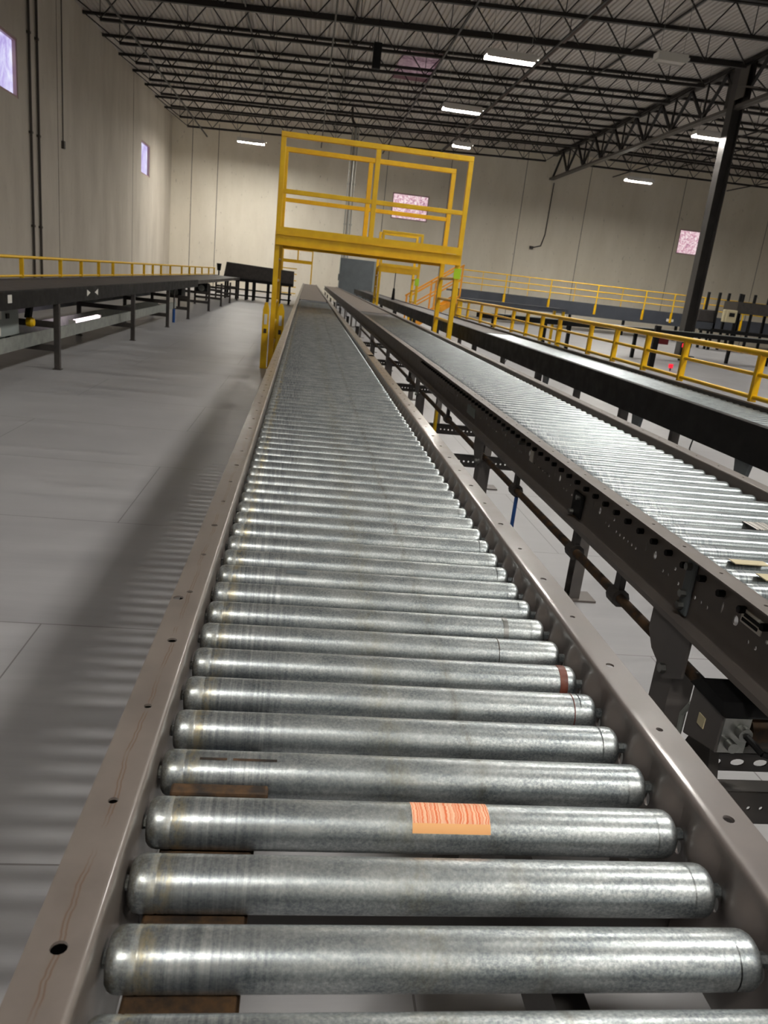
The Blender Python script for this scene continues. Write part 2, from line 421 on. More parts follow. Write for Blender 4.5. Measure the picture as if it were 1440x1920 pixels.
t = thing('drop_conduit', 'thin conduit on the far wall below the girder end, hooked at its foot', 'conduit', (13.5, YF, 4.2))
MB().path([(13.6, YF-.04, 7.8), (13.55, YF-.04, 5.0), (13.4, YF-.04, 4.35), (12.9, YF-.04, 4.2)], .03, 8).build('conduit', M['conduit_dark'], t)
MB().box(12.75, 12.95, YF-.12, YF, 4.12, 4.28).build('end_box', M['conduit_dark'], t)

# ------------------------------------------------------------------ roof steel
JY = [43.4-2.44*i for i in range(15)]
def joist(x0, x1, y, zf, label, grp, n):
    """open-web joist: double-angle chords, rod web, end diagonals"""
    mb = MB(); D = .83
    zt = lambda x: zf(x)-.03; zb = lambda x: zf(x)-.03-D
    xa, xb = x0+1.15, x1-1.15
    for s in (-1, 1):
        mb.bar((x0, y+s*.03, zt(x0)-.03), (x1, y+s*.03, zt(x1)-.03), .05, .085)
        mb.bar((xa, y+s*.03, zb(xa)+.03), (xb, y+s*.03, zb(xb)+.03), .05, .085)
    k = max(1, round((xb-xa)/1.25)); st = (xb-xa)/k
    for i in range(k):
        a = xa+i*st; mid = a+st/2
        mb.bar((a, y, zb(a)+.05), (mid, y, zt(mid)-.05), .032); mb.bar((mid, y, zt(mid)-.05), (a+st, y, zb(a+st)+.05), .032)
        if i % 2 == 0: mb.bar((a, y, zb(a)+.05), (a, y, zt(a)-.05), .02)
    mb.bar((x0+.05, y, zt(x0)-.05), (xa, y, zb(xa)+.05), .032); mb.bar((x1-.05, y, zt(x1)-.05), (xb, y, zb(xb)+.05), .032)
    return tag(mb.build('roof_joist', M['joist'], local=((x0+x1)/2, y, zf((x0+x1)/2)-.86)), label, 'roof joist', grp, 'structure')
for i, y in enumerate(JY):
    joist(XL, XG, y, roof, 'black open-web roof joist of the left bay, %s from the far wall' % ordn[i], 'roof joists of the left bay', i)
    joist(XG, XR, y, roof, 'black open-web roof joist right of the girder, %s from the far wall' % ordn[i], 'roof joists of the right bay', i)
# bridging lines between the joists
for i, x in enumerate((-5.9, -2.4, .25, .85, 3.65, 4.1, 6.5, 9.6, 17, 20.5, 24)):
    mb = MB(); zb = roof(x)-.86
    mb.bar((x, YB, roof(x)-.08), (x, YF, roof(x)-.08), .05) if i % 2 else mb.bar((x, 8, zb-.02), (x, YF, zb-.02), .05)
    struct(mb.build('roof_bridging', M['joist'], local=(x, 20, zb)), 'thin dark bridging angle running along under the roof joists, %s from the left wall' % ordn[i], 'bridging')
# sprinkler main and lamp-row raceway
t = thing('sprinkler_pipe', 'brown sprinkler pipe running along just below the roof deck', 'pipe', (6.85, 25, roof(6.85)-.6))
MB().tube((6.85, 6, roof(6.85)-.6), (6.85, YF, roof(6.85)-.6), .055, 12).build('pipe', M['pipe_brown'], t)
for y in JY[:12]: MB().bar((6.85, y, roof(6.85)-.6), (6.85, y, roof(6.85)-.05), .02).build('hanger', M['pipe_brown'], t)
# joist girder along the column line
mb = MB(); gz = roof(XG)-.12
for s in (-1, 1):
    mb.bar((XG+s*.07, 6, gz), (XG+s*.07, YF-.05, gz), .13, .13)
gl = MB()
for s in (-1, 1): gl.bar((XG+s*.07, 6, gz-1.27), (XG+s*.07, YF-.05, gz-1.27), .12, .1)
g = thing('girder_truss', 'deep black joist girder running from the column to the far wall', 'girder', (XG, 26, gz-1.3), kind='structure')
mb.build('top_chord', M['joist'], g); gl.build('bottom_chord', M['girder_low'], g)
mb = MB(); y = YF-.3; q = 0
while y > 7:
    mb.bar((XG, y, gz-1.2), (XG, y-1.22, gz-.07), .09); mb.bar((XG, y-1.22, gz-.07), (XG, y-2.44, gz-1.2), .09)
    mb.bar((XG, y-2.44, gz-1.2), (XG, y-2.44, gz-.07), .06); y -= 2.44
mb.build('web_member', M['joist'], g)
# column
CY = 26.2
c = thing('column_post', 'tall charcoal steel column carrying the roof girder on the right', 'column', (XG, CY, 0), kind='structure')
cw = .19
mb = MB(); mb.box(XG-cw, XG-cw+.03, CY-.19, CY+.19, 0, gz-.06); mb.box(XG+cw-.03, XG+cw, CY-.19, CY+.19, 0, gz-.06); mb.box(XG-cw+.03, XG+cw-.03, CY-.012, CY+.012, 0, gz-.06)
mb.build('shaft', M['column'], c)
MB().box(XG-.32, XG+.32, CY-.32, CY+.32, 0, .035).build('base_plate', M['column'], c)
MB().box(XG-.03, XG+.03, CY-.75, CY+.75, gz-1.25, gz-.05).build('gusset', M['joist'], c)
mb = MB(); mb.box(XG-.2, XG-.185, CY-.75, CY-.2, gz-1.1, gz-.2); mb.build('bracket_plate', M['girder_low'], c)
MB().bar((XG-.25, CY-1.7, gz-1.05), (XG-.2, CY-.3, gz-.7), .08, .05).build('knee_brace', M['girder_low'], c)

# ------------------------------------------------------------------ lamps
def lamp(x, y, label, grp, lit='lamp', L=1.3, z=7.16):
    t = thing('ceiling_light', label, 'ceiling light', (x, y, z), grp)
    w = .17; h = MB()
    h.box(x-L/2, x+L/2, y-w, y+w, z+.10, z+.14)
    for s in (-1, 1):
        h.quadbox([(x-L/2, y+s*w, z-.05), (x+L/2, y+s*w, z-.05), (x+L/2, y+s*(w-.008), z-.05), (x-L/2, y+s*(w-.008), z-.05),
                   (x-L/2, y+s*w, z+.1), (x+L/2, y+s*w, z+.1), (x+L/2, y+s*(w-.008), z+.1), (x-L/2, y+s*(w-.008), z+.1)])
        h.box(x+s*L/2-.006, x+s*L/2+.006, y-w, y+w, z, z+.14)
    h.build('housing', M['housing'], t)
    MB().prism([(y-.13, z+.06), (y-.13, z-.01), (y-.10, z-.035), (y+.10, z-.035), (y+.13, z-.01), (y+.13, z+.06)], 'x', x-L/2+.02, x+L/2-.02).build('diffuser', M[lit] if lit else M['unlit'], t)
    MB().box(x+L/2+.006, x+L/2+.10, y-.05, y+.05, z+.06, z+.11).build('end_cap', M['housing'], t)
    for s in (-1, 1): MB().tube((x+s*L*.4, y, z+.14), (x+s*L*.4, y, roof(x)-.02), .006, 6).build('hanger', M['steel'], t)
GL = 'lit strip lamps under the roof'
lamp(4.75, 21.6, 'lit strip lamp under the roof, largest and nearest of the lit lamps', GL)
lamp(4.75, 28.0, 'lit strip lamp in the middle of the row above the conveyors', GL)
lamp(6.05, 34.5, 'lit strip lamp above the right corner of the yellow crossover bridge', GL, 'lamp_bright', L=.75)
lamp(13.1, 26.75, 'lit strip lamp partly hidden behind the dark column', GL, z=7.16)
lamp(15.1, 37.2, 'lit strip lamp in front of the far wall right of the girder', GL, 'lamp_bright')
lamp(-3.2, 41.1, 'lit strip lamp in front of the far wall left of the crossover bridge', GL, 'lamp_bright')
lamp(8.45, 20.3, 'unlit grey lamp hanging between the joists near the column', 'unlit lamps', False, .75, 7.3)
for i, y in enumerate((15.1, 8.6, 2.1, -4.4, -10.9)):
    lamp(4.75, y, 'lit strip lamp of the middle row out of view, %s nearer than the largest lamp' % ordn[i], GL)
for i, y in enumerate((33.2, 20.2)):  # unseen lamps added as fill light for the hall
    lamp(22.5, y, 'unseen fill lamp added on the far right, %s from the far wall' % ordn[i], GL)
lamp(-1.6, -3.6, 'lit strip lamp above and behind the viewpoint on the left, out of view', GL)

# ------------------------------------------------------------------ roller conveyors
PIT = .0762; R0 = .0238; ZA = .854; ZT = .897; ZB = .745
def side_rail(parent, name, xw, dr, y0, yd, y1, m, flange=.045, bumps=None, fholes=(), wholes=(), extra_z=()):
    """C-channel side frame: top and bottom flanges turn outward (dr), detailed from y0 to yd, plain to y1"""
    r = .0045; P = []
    fl = [flange, flange*.8, flange*.62, flange*.38, flange*.25, r]
    P += [(xw+dr*a, ZT) for a in fl]
    P += [(xw+dr*(r-r*math.sin(a)), ZT-r+r*math.cos(a)) for a in (PI/8, PI/4, 3*PI/8)]
    zs = sorted(set([ZT-r, .887, .882, .878, .874, .870, .866, .862, .858, .850, .842, .834, .826, .818, .80, .79, .775, .765, ZB+r] + list(extra_z)), reverse=True)
    P += [(xw, z) for z in zs]
    P += [(xw+dr*(r-r*math.cos(a)), ZB+r-r*math.sin(a)) for a in (PI/8, PI/4, 3*PI/8)]
    P += [(xw+dr*r, ZB), (xw+dr*flange, ZB), (xw+dr*flange, ZB+.012)]
    S_ = [0.0]
    for a, b in zip(P, P[1:]): S_.append(S_[-1]+math.hypot(b[0]-a[0], b[1]-a[1]))
    def at(u):
        u = max(0, min(u, S_[-1])); import bisect
        i = min(max(bisect.bisect_right(S_, u)-1, 0), len(S_)-2); t = (u-S_[i])/(S_[i+1]-S_[i])
        return P[i][0]+(P[i+1][0]-P[i][0])*t, P[i][1]+(P[i+1][1]-P[i][1])*t
    i0 = next(i for i, p in enumerate(P) if abs(p[1]-zs[0]) < 1e-9 and abs(p[0]-xw) < 1e-9)
    zu = lambda z: S_[i0]+(zs[0]-z)
    fu = lambda x: abs((xw+dr*flange)-x)
    def fn(u, v):
        x, z = at(u)
        if bumps:
            for b in (math.floor((v-bumps)/PIT), math.floor((v-bumps)/PIT)+1):
                d = math.hypot((v-(bumps+b*PIT))/.033, (z-.861)/.030)
                if d < 1 and z < ZT-.004: x -= dr*.0125*math.cos(d*PI/2)**1.2
        return (x, v, z)
    vs = set()
    if bumps:
        v = y0
        while v < yd: vs.add(round(v, 5)); v += PIT/9
    hs = [(fu(x), y, rr, rr, 12) for x, y, rr in fholes] + [(zu(z), y, ru, rv, 12) for z, y, ru, rv in wholes]
    for (u, v, ru, rv, n) in hs:
        vs.add(round(v-rv*1.3, 5)); vs.add(round(v+rv*1.3, 5))
    vs.add(y0); vs.add(yd)
    v2 = sorted(vs); vv = [v2[0]]
    for v in v2[1:]:
        if v-vv[-1] > .0008: vv.append(v)
    mb = MB().plate(S_, vv, fn, hs)
    v = [yd]
    while v[-1] < y1: v.append(min(y1, v[-1]+3.048))
    mb.plate(S_, v, lambda u, q: (*[at(u)[0]], q, at(u)[1]))
    return mb.build(name, m, parent, solid=.0028, sharp=50)

def roller_mesh(L, n=36, groove=True):
    h = L/2; p = [(-h, .010), (-h, R0-.009)]
    for a in (.25, .5, .75, 1): p.append((-h+.010*(1-math.cos(a*PI/2)), R0-.009+.009*math.sin(a*PI/2)))
    if groove: p += [(-h+.022, R0), (-h+.0228, R0-.0003), (-h+.0242, R0-.0003), (-h+.025, R0)]
    p += [(-h+.05, R0), (0, R0), (h-.022, R0), (h-.0235, R0)]
    for a in (1, .75, .5, .25): p.append((h-.010*(1-math.cos(a*PI/2)), R0-.009+.009*math.sin(a*PI/2)))
    p += [(h, R0-.009), (h, .010)]
    mb = MB().lathe_x(p, n)
    mb.lathe_x([(-h-.016, .0064), (-h+.002, .0064)], 6); mb.lathe_x([(h-.002, .0064), (h+.016, .0064)], 6)
    return mb
def rollers(parent, x0, x1, ys, m, far, first_hi=True):
    """one roller part per position; the far rest as one part"""
    off = OFF[parent.name]; src = None; out = []
    for y in ys:
        if src is None:
            o = src = roller_mesh(x1-x0).build('roller', m, parent, local=(0,0,0))
            OFF[o.name] = Vector((0,0,0))
        else:
            o = src.copy(); COL.objects.link(o); o.parent = parent
        o.location = ((x0+x1)/2-off.x, y-off.y, ZA-off.z)
        a = random.uniform(0, 2*PI); o.rotation_euler = (a, 0, 0); out.append(o)
    if far:
        mb = MB(); L = x1-x0; h = L/2
        for y in far: mb.lathe_x([(-h, R0-.006), (-h+.006, R0), (h-.006, R0), (h, R0-.006)], 14, ((x0+x1)/2, y, ZA))
        o = mb.build('roller', m, parent); o['kind'] = 'stuff'
    return out
def leg_pair(parent, xl, xr, y, mt, top=ZB, foot=True, brace=True, w=.05):
    for x in (xl, xr):
        lb = MB(); lb.box(x-w/2, x+w/2, y-w*.4, y+w*.4, 0.006, top)
        o = lb.build('leg', mt, parent)
        MB().box(x-w, x+w, y-w, y+w, 0, .008).build('foot_plate', mt, o)
    if brace: MB().box(xl, xr, y-.012, y+.012, .30, .36).build('cross_brace', mt, parent)

# ---- the near conveyor
c1 = thing('roller_conveyor', 'nearest long galvanised roller conveyor with the orange sticker, running to the far wall', 'conveyor', (.157, .2, 0), 'parallel roller conveyors')
Y0 = .467-3*PIT
ry = [Y0+i*PIT for i in range(100)]
far = []; y = ry[-1]+PIT
while y < 14.2: far.append(y); y += PIT
far += [Y0-PIT*i for i in range(1, 17)]
x0r, x1r = -.1115, .4175
R1 = rollers(c1, x0r, x1r, ry, M['roller'], far)
for i in range(8): R1[i].rotation_euler = (i*1.3, 0, 0)
R1[5].rotation_euler = (0, 0, 0)
# rail local x: the rust line's place is written in the part's own frame, so shift by the root
lh = [(-.138, .436+.157*i, .0062 if i % 3 == 0 else .0045) for i in range(-9, 30)]+[(-.151, 1.04, .0075)]
rh = [(.4555, .589+.1555*i, .0058 if i % 2 == 0 else .0042) for i in range(-10, 30)]
wh = [(.838, yy_, .0085, .006) for yy_ in ry[:60]]
M['frame_rust'].node_tree  # stain follows the left flange
o = side_rail(c1, 'side_rail', -.1165, -1, -1.05, 5.0, 37.5, M['frame_rust'], .0445, None, lh, [])
o = side_rail(c1, 'side_rail', .432, 1, -1.05, 5.0, 37.5, M['frame'], .046, Y0+PIT/2, rh, wh)
# tape bands and rings on the rollers' right ends, the orange sticker
def band(ro, x, w, mt, lab):
    mb = MB().lathe_x([(x-w/2, R0+.0001), (x-w/2, R0+.0006), (x+w/2, R0+.0006), (x+w/2, R0+.0001)], 36)
    b = mb.build('tape_band', mt, ro, local=(0,0,0)); b['label'] = lab
band(R1[9], .244, .011, M['tape'], 'red-brown tape band'); band(R1[8], .233, .0012, M['tape'], 'thin red line')
band(R1[10], .17, .001, M['rustdark'], 'thin dark line'); band(R1[11], .20, .008, M['steel'], 'bright worn ring')
mb = MB(); k = len(mb.v); na, nx = 10, 8; rs = R0+.0006
a0, a1 = math.radians(62), math.radians(152)
ST = -.0106                                                     # sticker: on the third roller
def stp(u, a): return (u, rs*math.cos(a), rs*math.sin(a))
mb.plate([-.012+i*(.078/nx) for i in range(nx+1)], [a0+(a1-a0)*j/na for j in range(na+1)], stp)
s = mb.build('barcode_sticker', M['sticker'], R1[5], local=(0,0,0)); s['label'] = 'orange barcode sticker'
def patch(ro, xa, xb, a0, a1, name, mt):
    n = 5
    mb = MB().plate([xa+(xb-xa)*i/4 for i in range(5)], [math.radians(a0+(a1-a0)*j/n) for j in range(n+1)], lambda u, a: (u, (R0+.0005)*math.cos(a), (R0+.0005)*math.sin(a)))
    return mb.build(name, mt, ro, local=(0,0,0))
R1[6].rotation_euler = (0, 0, 0); R1[13].rotation_euler = (0, 0, 0)
patch(R1[6], -.226, -.198, 103, 110, 'tape_residue', M['rustdark']); patch(R1[6], -.192, -.146, 103, 110, 'tape_residue', M['rustdark'])
patch(R1[13], -.15, -.115, 95, 120, 'tape_residue', M['cabinet'])
for xa, xb, za, zb in ((-.157, -.121, .80, .872), (.437, .473, .785, .824)):
    MB().box(xa, xb, -1, 12, za, zb).build('hole_shade_block', M['black'], c1)  # black box added in each rail channel as shade behind the holes
# dark plate, far belt
MB().box(-.09, .40, 14.25, 15.2, .868, .876).build('transfer_plate', M['plate'], c1)
MB().box(-.108, .424, 15.25, 37.3, .858, .878).build('belt', M['belt'], c1)
# drive belt with rusty guide under the left ends
db = MB().box(-.090, -.014, -1, 14, .8235, .828).build('drive_belt', M['black'], c1)
MB().box(-.076, -.028, -1, 14, .828, .8292).build('belt_stripe', M['blue_belt'], db)
MB().box(-.100, -.010, -1, 14, .800, .8225).build('belt_guide', M['rust'], c1)
for i in (4, 3, 2, 5):
    yb = ry[i]+PIT; zt = .833
    mb = MB().box(-.098, -.012, yb-.030, yb-.012, .823, zt)
    mb.build('pressure_shoe', M['rust'], c1, bevel=.002)
MB().box(-.098, .0, ry[5]+PIT/2-.004, ry[5]+PIT/2+.012, .838, .862).build('snub_roller', M['rust'], c1, bevel=.003)
for y in (.62, 2.1, 4.0, 7.0, 10.0): MB().box(-.116, .432, y-.02, y+.02, .75, .79).build('cross_member', M['dark_frame'], c1)
MB().box(.30, .335, -1, 6, .62, .70).build('drive_channel', M['dark_frame'], c1)
for y in (-.85, 1.4, 4.4, 7.4, 10.4, 13.4, 16.4, 20, 24, 28, 32, 36): leg_pair(c1, -.10, .415, y, M['dark_frame'])

# ---- the second conveyor
c2 = thing('roller_conveyor', 'second roller conveyor, right of the nearest, with bright rollers and perforated dark side channel', 'conveyor', (1.135, .9, 0), 'parallel roller conveyors')
x0r, x1r = .884, 1.388
y2 = [.93+i*PIT for i in range(100)]; far = []; y = y2[-1]+PIT
while y < 11.6: far.append(y); y += PIT
far += [.93-PIT*i for i in range(1, 26)]
rollers(c2, x0r, x1r, y2, M['roller_bright'], far)
wh = []
for i in range(150):
    y = 1.0+i*.0254; ph = i % 14
    if ph < 9: wh.append((.803 if ph != 6 else .828, y, .0042, .0042))
    elif ph == 10: wh.append((.822, y, .0105, .0090))
    elif ph == 12: wh.append((.826, y, .0120, .0028))
ex = (.798, .808, .8105, .8335, .8125, .8395, .823, .833)
side_rail(c2, 'side_rail', .868, -1, -1.05, 4.9, 37.5, M['frame2'], .046, None, [(.846, 1.0+.1524*i, .004) for i in range(25)], wh, ex)
side_rail(c2, 'side_rail', 1.402, 1, -1.05, 4.9, 37.5, M['frame2'], .05, None, [(1.43, 1.0+.1524*i, .004) for i in range(25)], [])
# shaft ends seen as dark hex studs under the flange
mb = MB()
for y in y2[:60]: mb.lathe_x([(.852, .0075), (.868, .0075)], 6, (0, y, ZA))
mb.build('axle_stud', M['black'], c2)['kind'] = 'stuff'
MB().box(.888, 1.385, 11.65, 12.5, .868, .876).build('transfer_plate', M['plate'], c2)
MB().box(.880, 1.392, 12.55, 37.3, .858, .878).build('belt', M['belt'], c2)
# stickers
def sticker(parent, x, ya, yb, za, zb, mt, lab, t=.0015):
    o = MB().box(x-t, x+t, ya, yb, za, zb).build('sticker', mt, parent); o['label'] = lab; return o
st = sticker(c2, .8655, 1.172, 1.238, .829, .857, M['white'], 'white sticker with black bars')
mb = MB(); mb.box(.862, .8645, 1.178, 1.228, .844, .851); mb.box(.862, .8645, 1.182, 1.232, .834, .840); mb.build('printed_bar', M['black'], st)
sticker(c2, .8655, 3.62, 3.80, .778, .822, M['cabinet_side'], 'grey plate label')
sticker(c2, .8655, 2.62, 2.66, .80, .84, M['white'], 'small pale tag')
MB().box(1.165, 1.225, 1.70, 1.765, .8775, .8795).build('sticker', M['barcode'], c2)['label'] = 'white barcode label on the rollers'
MB().box(.95, 1.03, 1.425, 1.452, .8775, .8795).build('sticker', M['beige'], c2)['label'] = 'torn cream label on the rollers'
MB().box(.965, 1.03, 1.335, 1.372, .8775, .8795).build('sticker', M['beige'], c2)['label'] = 'cream paper scrap on the rollers'
# splice bracket and bolts on the side channel
br = MB().box(.858, .866, 1.415, 1.452, .752, .878).build('splice_bracket', M['cabinet'], c2, bevel=.004)
for z in (.772, .80, .862): MB().lathe_x([(.846, .009), (.858, .009)], 6, (0, 1.434, z)).build('bolt', M['steel'], br)
br = MB().box(.857, .866, 2.08, 2.16, .755, .83).build('photo_eye', M['black'], c2, bevel=.006)
for y, z in ((2.10, .82), (2.14, .765)): MB().tube((.845, y, z), (.858, y, z), .008, 8).build('bolt', M['steel'], br)
for y in (2.75, 3.0): MB().tube((.84, y, .845), (.866, y, .845), .007, 8).build('bolt', M['steel'], c2)
# adjustable stands: pivot plate over a perforated channel
def stand(y, near):
    for x, fl in ((.835, 1), (1.42, -1)):
        lg = MB()
        w = .038
        lg.box(x-.002, x+.002, y-w, y+w, .0, .645); lg.box(x+.002, x+.05*fl if fl > 0 else x-.002, y-w, y-w+.004, 0, .645) if fl > 0 else lg.box(x-.05, x-.002, y-w, y-w+.004, 0, .645)
        lg.box(x+.002, x+.05, y+w-.004, y+w, 0, .645) if fl > 0 else lg.box(x-.05, x-.002, y+w-.004, y+w, 0, .645)
        o = lg.build('leg', M['stand'], c2)
        MB().box(x-.05, x+.08, y-.06, y+.06, 0, .01).build('foot_plate', M['frame2'], o)
        if near and fl > 0:
            for z in (.40, .44, .48, .52): MB().lathe_x([(x-.0035, .005), (x-.0021, .005)], 8, (0, y-.015, z)).build('bolt_hole', M['black'], o)
        xp = x-.006*fl
        pl = MB().prism([(y-.08, ZB+.002), (y+.09, ZB+.002), (y+.09, .69), (y+.06, .655), (y-.02, .622), (y-.08, .655)], 'x', xp-.003, xp+.003).build('pivot_plate', M['stand'], c2)
        mb = MB().lathe_x([(xp-.014*fl, .011), (xp-.002*fl, .011)] if fl > 0 else [(xp+.002, .011), (xp+.014, .011)], 6, (0, y-.01, .642))
        mb.build('bolt', M['steel'], pl)
for y in (-.8, 1.40, 3.30, 5.30, 7.42, 9.4, 12.4, 15.4, 19, 23, 27, 31, 35): stand(y, y < 2)
# slotted cross bars from stand to stand
def slot_bar(y, x0, x1, z, hole, step, h=.042, rect=True):
    us = set([x0, x1]); hs = []
    x = x0+step
    while x < x1-step:
        us.add(round(x-hole*1.4, 5)); us.add(round(x+hole*1.4, 5)); hs.append((x, z, hole, .0085 if rect else hole, 12)); x += step
    vs = [z-h/2, z-.013, z+.013, z+h/2]
    mb = MB().plate(us, vs, lambda u, v: (u, y, v), hs, smooth=False)
    mb.plate([x0, x1], [0, .035], lambda u, v: (u, y+v, z+h/2), smooth=False)
    return mb.build('cross_brace', M['dark_frame'], c2, solid=.003)
slot_bar(1.275, .50, 1.40, .492, .016, .052)
slot_bar(1.13, .50, 1.40, .492, .0042, .0254, .07, False)
for y in (3.89, 4.78, 6.65, 8.6, 10.9): slot_bar(y, .50, 1.40, .50, .005, .0254, .06, False)
# line shaft with rust, clamps, blue hanger rod
sh = MB().tube((.85, 1.235, .668), (.85, 11.5, .668), .0125, 12).build('line_shaft', M['rustdark'], c2)
for y in (1.72, 2.05, 2.72, 4.2, 5.9): 
    mb = MB().tube((.85, y-.02, .668), (.85, y+.02, .668), .024, 10); mb.box(.842, .858, y-.015, y+.015, .69, ZB)
    mb.build('shaft_hanger', M['dark_frame'], sh)
MB().tube((.852, 2.70, .10), (.852, 2.70, .645), .0075, 8).build('hanger_rod', M['blue'], c2)['label'] = 'blue vertical rod'
MB().box(.845, .86, 4.55, 4.59, .35, .66).build('hanger_rod', M['yellow'], c2)['label'] = 'yellow rod end'
# gear motor below the channel
gm = thing('drive_box', 'grey electrical drive box with small label under the second conveyor', 'drive box', (.83, 1.17, .517))
MB().prism([(1.112, .622), (1.222, .592), (1.222, .698), (1.112, .698)], 'x', .795, .850).build('housing', M['stand'], gm, bevel=.003)
MB().prism([(1.105, .699), (1.232, .699), (1.20, .725), (1.12, .722)], 'x', .792, .915).build('lid', M['black'], gm)
MB().box(.793, .7955, 1.160, 1.182, .640, .662).build('sticker', M['beige'], gm)
MB().box(.797, .848, 1.1085, 1.1125, .626, .696).build('end_plate', M['steel'], gm)
for x, z, r in ((.832, .672, .013), (.815, .645, .010)): MB().tube((x, 1.108, z), (x, 1.092, z), r, 14).build('cable_gland', M['steel'], gm)
MB().tube((.855, 1.14, .660), (.935, 1.14, .660), .036, 18).build('motor', M['rustdark'], gm)
MB().path([(.832, 1.092, .672), (.85, 1.065, .655), (.90, 1.055, .645)], .006, 8).build('cable', M['black'], gm)
MB().path([(.80, 1.224, .655), (.80, 1.245, .62), (.805, 1.25, .58), (.81, 1.245, .53)], .005, 8).build('conduit', M['galv'], gm)
MB().prism([(1.13, .517), (1.26, .517), (1.22, .600), (1.16, .615)], 'x', .815, .835).build('mount', M['dark_frame'], gm)

# ---- the third conveyor with its yellow guard
c3 = thing('roller_conveyor', 'third roller conveyor, beyond the second, with a plain black side skirt and silver rollers', 'conveyor', (2.53, 2.4, 0), 'parallel roller conveyors')
x0r, x1r = 2.305, 2.755
y3 = [2.45+i*PIT for i in range(100)]; far = [2.45-PIT*i for i in range(1, 45)]
rollers(c3, x0r, x1r, y3, M['roller_bright'], far)
MB().box(2.245, 2.295, -1.05, 37, .70, ZT).build('side_skirt', M['black'], c3, bevel=.004)
MB().box(2.765, 2.815, -1.05, 37, .74, ZT).build('side_rail', M['dark_frame'], c3, bevel=.004)
MB().box(2.30, 2.76, y3[-1]+.06, 36.8, .855, .878).build('belt', M['belt_dark'], c3)
for y in (-.8, 1.1, 3.0, 5.2, 7.3, 10.3, 13.4, 16.4, 20, 24, 28, 32, 36): leg_pair(c3, 2.32, 2.74, y, M['dark_frame'], .74, w=.06)
for y in (3.55, 4.85, 6.9):
    MB().prism([(y-.07, .70), (y+.07, .70), (y+.05, .62), (y-.05, .62)], 'x', 2.26, 2.28).build('pivot_plate', M['cabinet'], c3)
for y in (4.05, 8.3): MB().path([(2.25, y, .70), (2.22, y-.04, .655), (2.2, y-.08, .655), (2.21, y-.1, .625), (2.22, y-.06, .625), (2.22, y-.04, .655)], .004, 6).build('pull_wire', M['black'], c3)
gd = thing('guard_rail', 'low yellow guard rail along the right edge of the third conveyor', 'guard rail', (2.85, 2.4, .897), 'yellow conveyor guard rails')
def tube_rail(p, q, w): return MB().bar(p, q, w, w)
for nm, z, w in (('top_rail', 1.2, .042), ('mid_rail', 1.068, .026), ('bottom_rail', .927, .03)):
    MB().tube((2.85, -1.0, z), (2.85, 14.6, z), w/2, 12).build(nm, M['yellow'], gd)
for y in (-.9, .1, 1.1, 2.1, 3.0, 3.75, 4.54, 5.52, 6.18, 6.85, 7.5, 8.5, 9.15, 9.8, 10.5, 11.5, 12.5, 13.55, 14.5):
    MB().bar((2.85, y, .897), (2.85, y, 1.19), .042, .03).build('post', M['yellow'], gd)

# ---- left conveyor
cl = thing('belt_conveyor', 'long belt conveyor on the left with a black side channel and dark legs', 'conveyor', (-3.2, 6, 0))
MB().box(-3.66, -2.80, 6, 33.4, .84, .885).build('belt', M['belt_dark'], cl)
MB().box(-2.80, -2.745, 6, 20.6, .735, .905).build('side_rail', M['black'], cl, bevel=.004)
MB().box(-2.80, -2.76, 20.6, 33.4, .80, .89).build('side_rail', M['dark_frame'], cl)
MB().box(-3.72, -3.66, 6, 33.4, .80, .905).build('side_rail', M['dark_frame'], cl)
for i, y in enumerate((9.15, 13.1, 16.35, 19.2, 23.2, 26.5, 29.5, 32.5)):
    w = .06
    for x in (-2.77, -3.62):
        o = MB().box(x-w/2, x+w/2, y-w/2, y+w/2, .008, .80 if x < -3 else .735).build('leg', M['dark_frame'], cl)
        MB().box(x-.045, x+.045, y-.045, y+.045, 0, .01).build('foot_plate', M['dark_frame'], o)
    for z in (.24, .50): MB().box(-3.62, -2.80, y-.02, y+.02, z-.035, z+.035).build('cross_brace', M['dark_frame'], cl)
MB().box(-2.748, -2.742, 7.62, 7.72, .80, .875).build('sticker', M['white'], cl)
mb = MB()
for s, y in ((1, 10.38), (-1, 10.72)):
    mb.prism([(y-.09*s, .79), (y-.09*s, .87), (y+.06*s, .83)], 'x', -2.744, -2.740)
mb.build('sticker', M['white'], cl)['label'] = 'pair of white arrow stickers'
MB().box(-3.72, -3.70, 6, 20, .46, .74).build('back_panel', M['cabinet'], cl)
tr = thing('cable_tray', 'galvanised trough running along under the left belt conveyor', 'cable tray', (-2.95, 6, .275))
mb = MB(); mb.box(-2.96, -2.945, 6, 18.5, .275, .42); mb.box(-3.35, -2.96, 6, 18.5, .275, .285); mb.box(-3.365, -3.35, 6, 18.5, .275, .42)
mb.build('tray', M['galv'], tr)
pn = thing('control_panel', 'grey control panel with white stickers under the near end of the left conveyor', 'control panel', (-3.0, 7.6, .4))
MB().box(-3.25, -3.0, 6.6, 8.62, .42, .69).build('case', M['cabinet_side'], pn, bevel=.005)
for y, z, a, b in ((8.05, .60, .08, .09), (8.05, .44, .05, .08), (7.95, .52, .04, .03)): MB().box(-2.998, -2.994, y, y+a, z, z+b).build('sticker', M['white'], pn)
MB().box(-2.999, -2.985, 8.25, 8.32, .60, .65).build('switch', M['black'], pn)
for y in (6.8, 8.5): MB().box(-3.1, -3.06, y, y+.04, .285, .42).build('support', M['dark_frame'], pn)
es = thing('pull_switch', 'yellow round pull-cord switch hanging under the left conveyor', 'switch', (-2.98, 8.9, .54))
MB().lathe_x([(-.03, .05), (.02, .055), (.045, .04), (.05, .01)], 20, (-2.98, 8.9, .53)).build('knob', M['yellow'], es)
MB().bar((-3.0, 8.9, .57), (-2.99, 8.95, .735), .06, .05).build('bracket', M['black'], es)
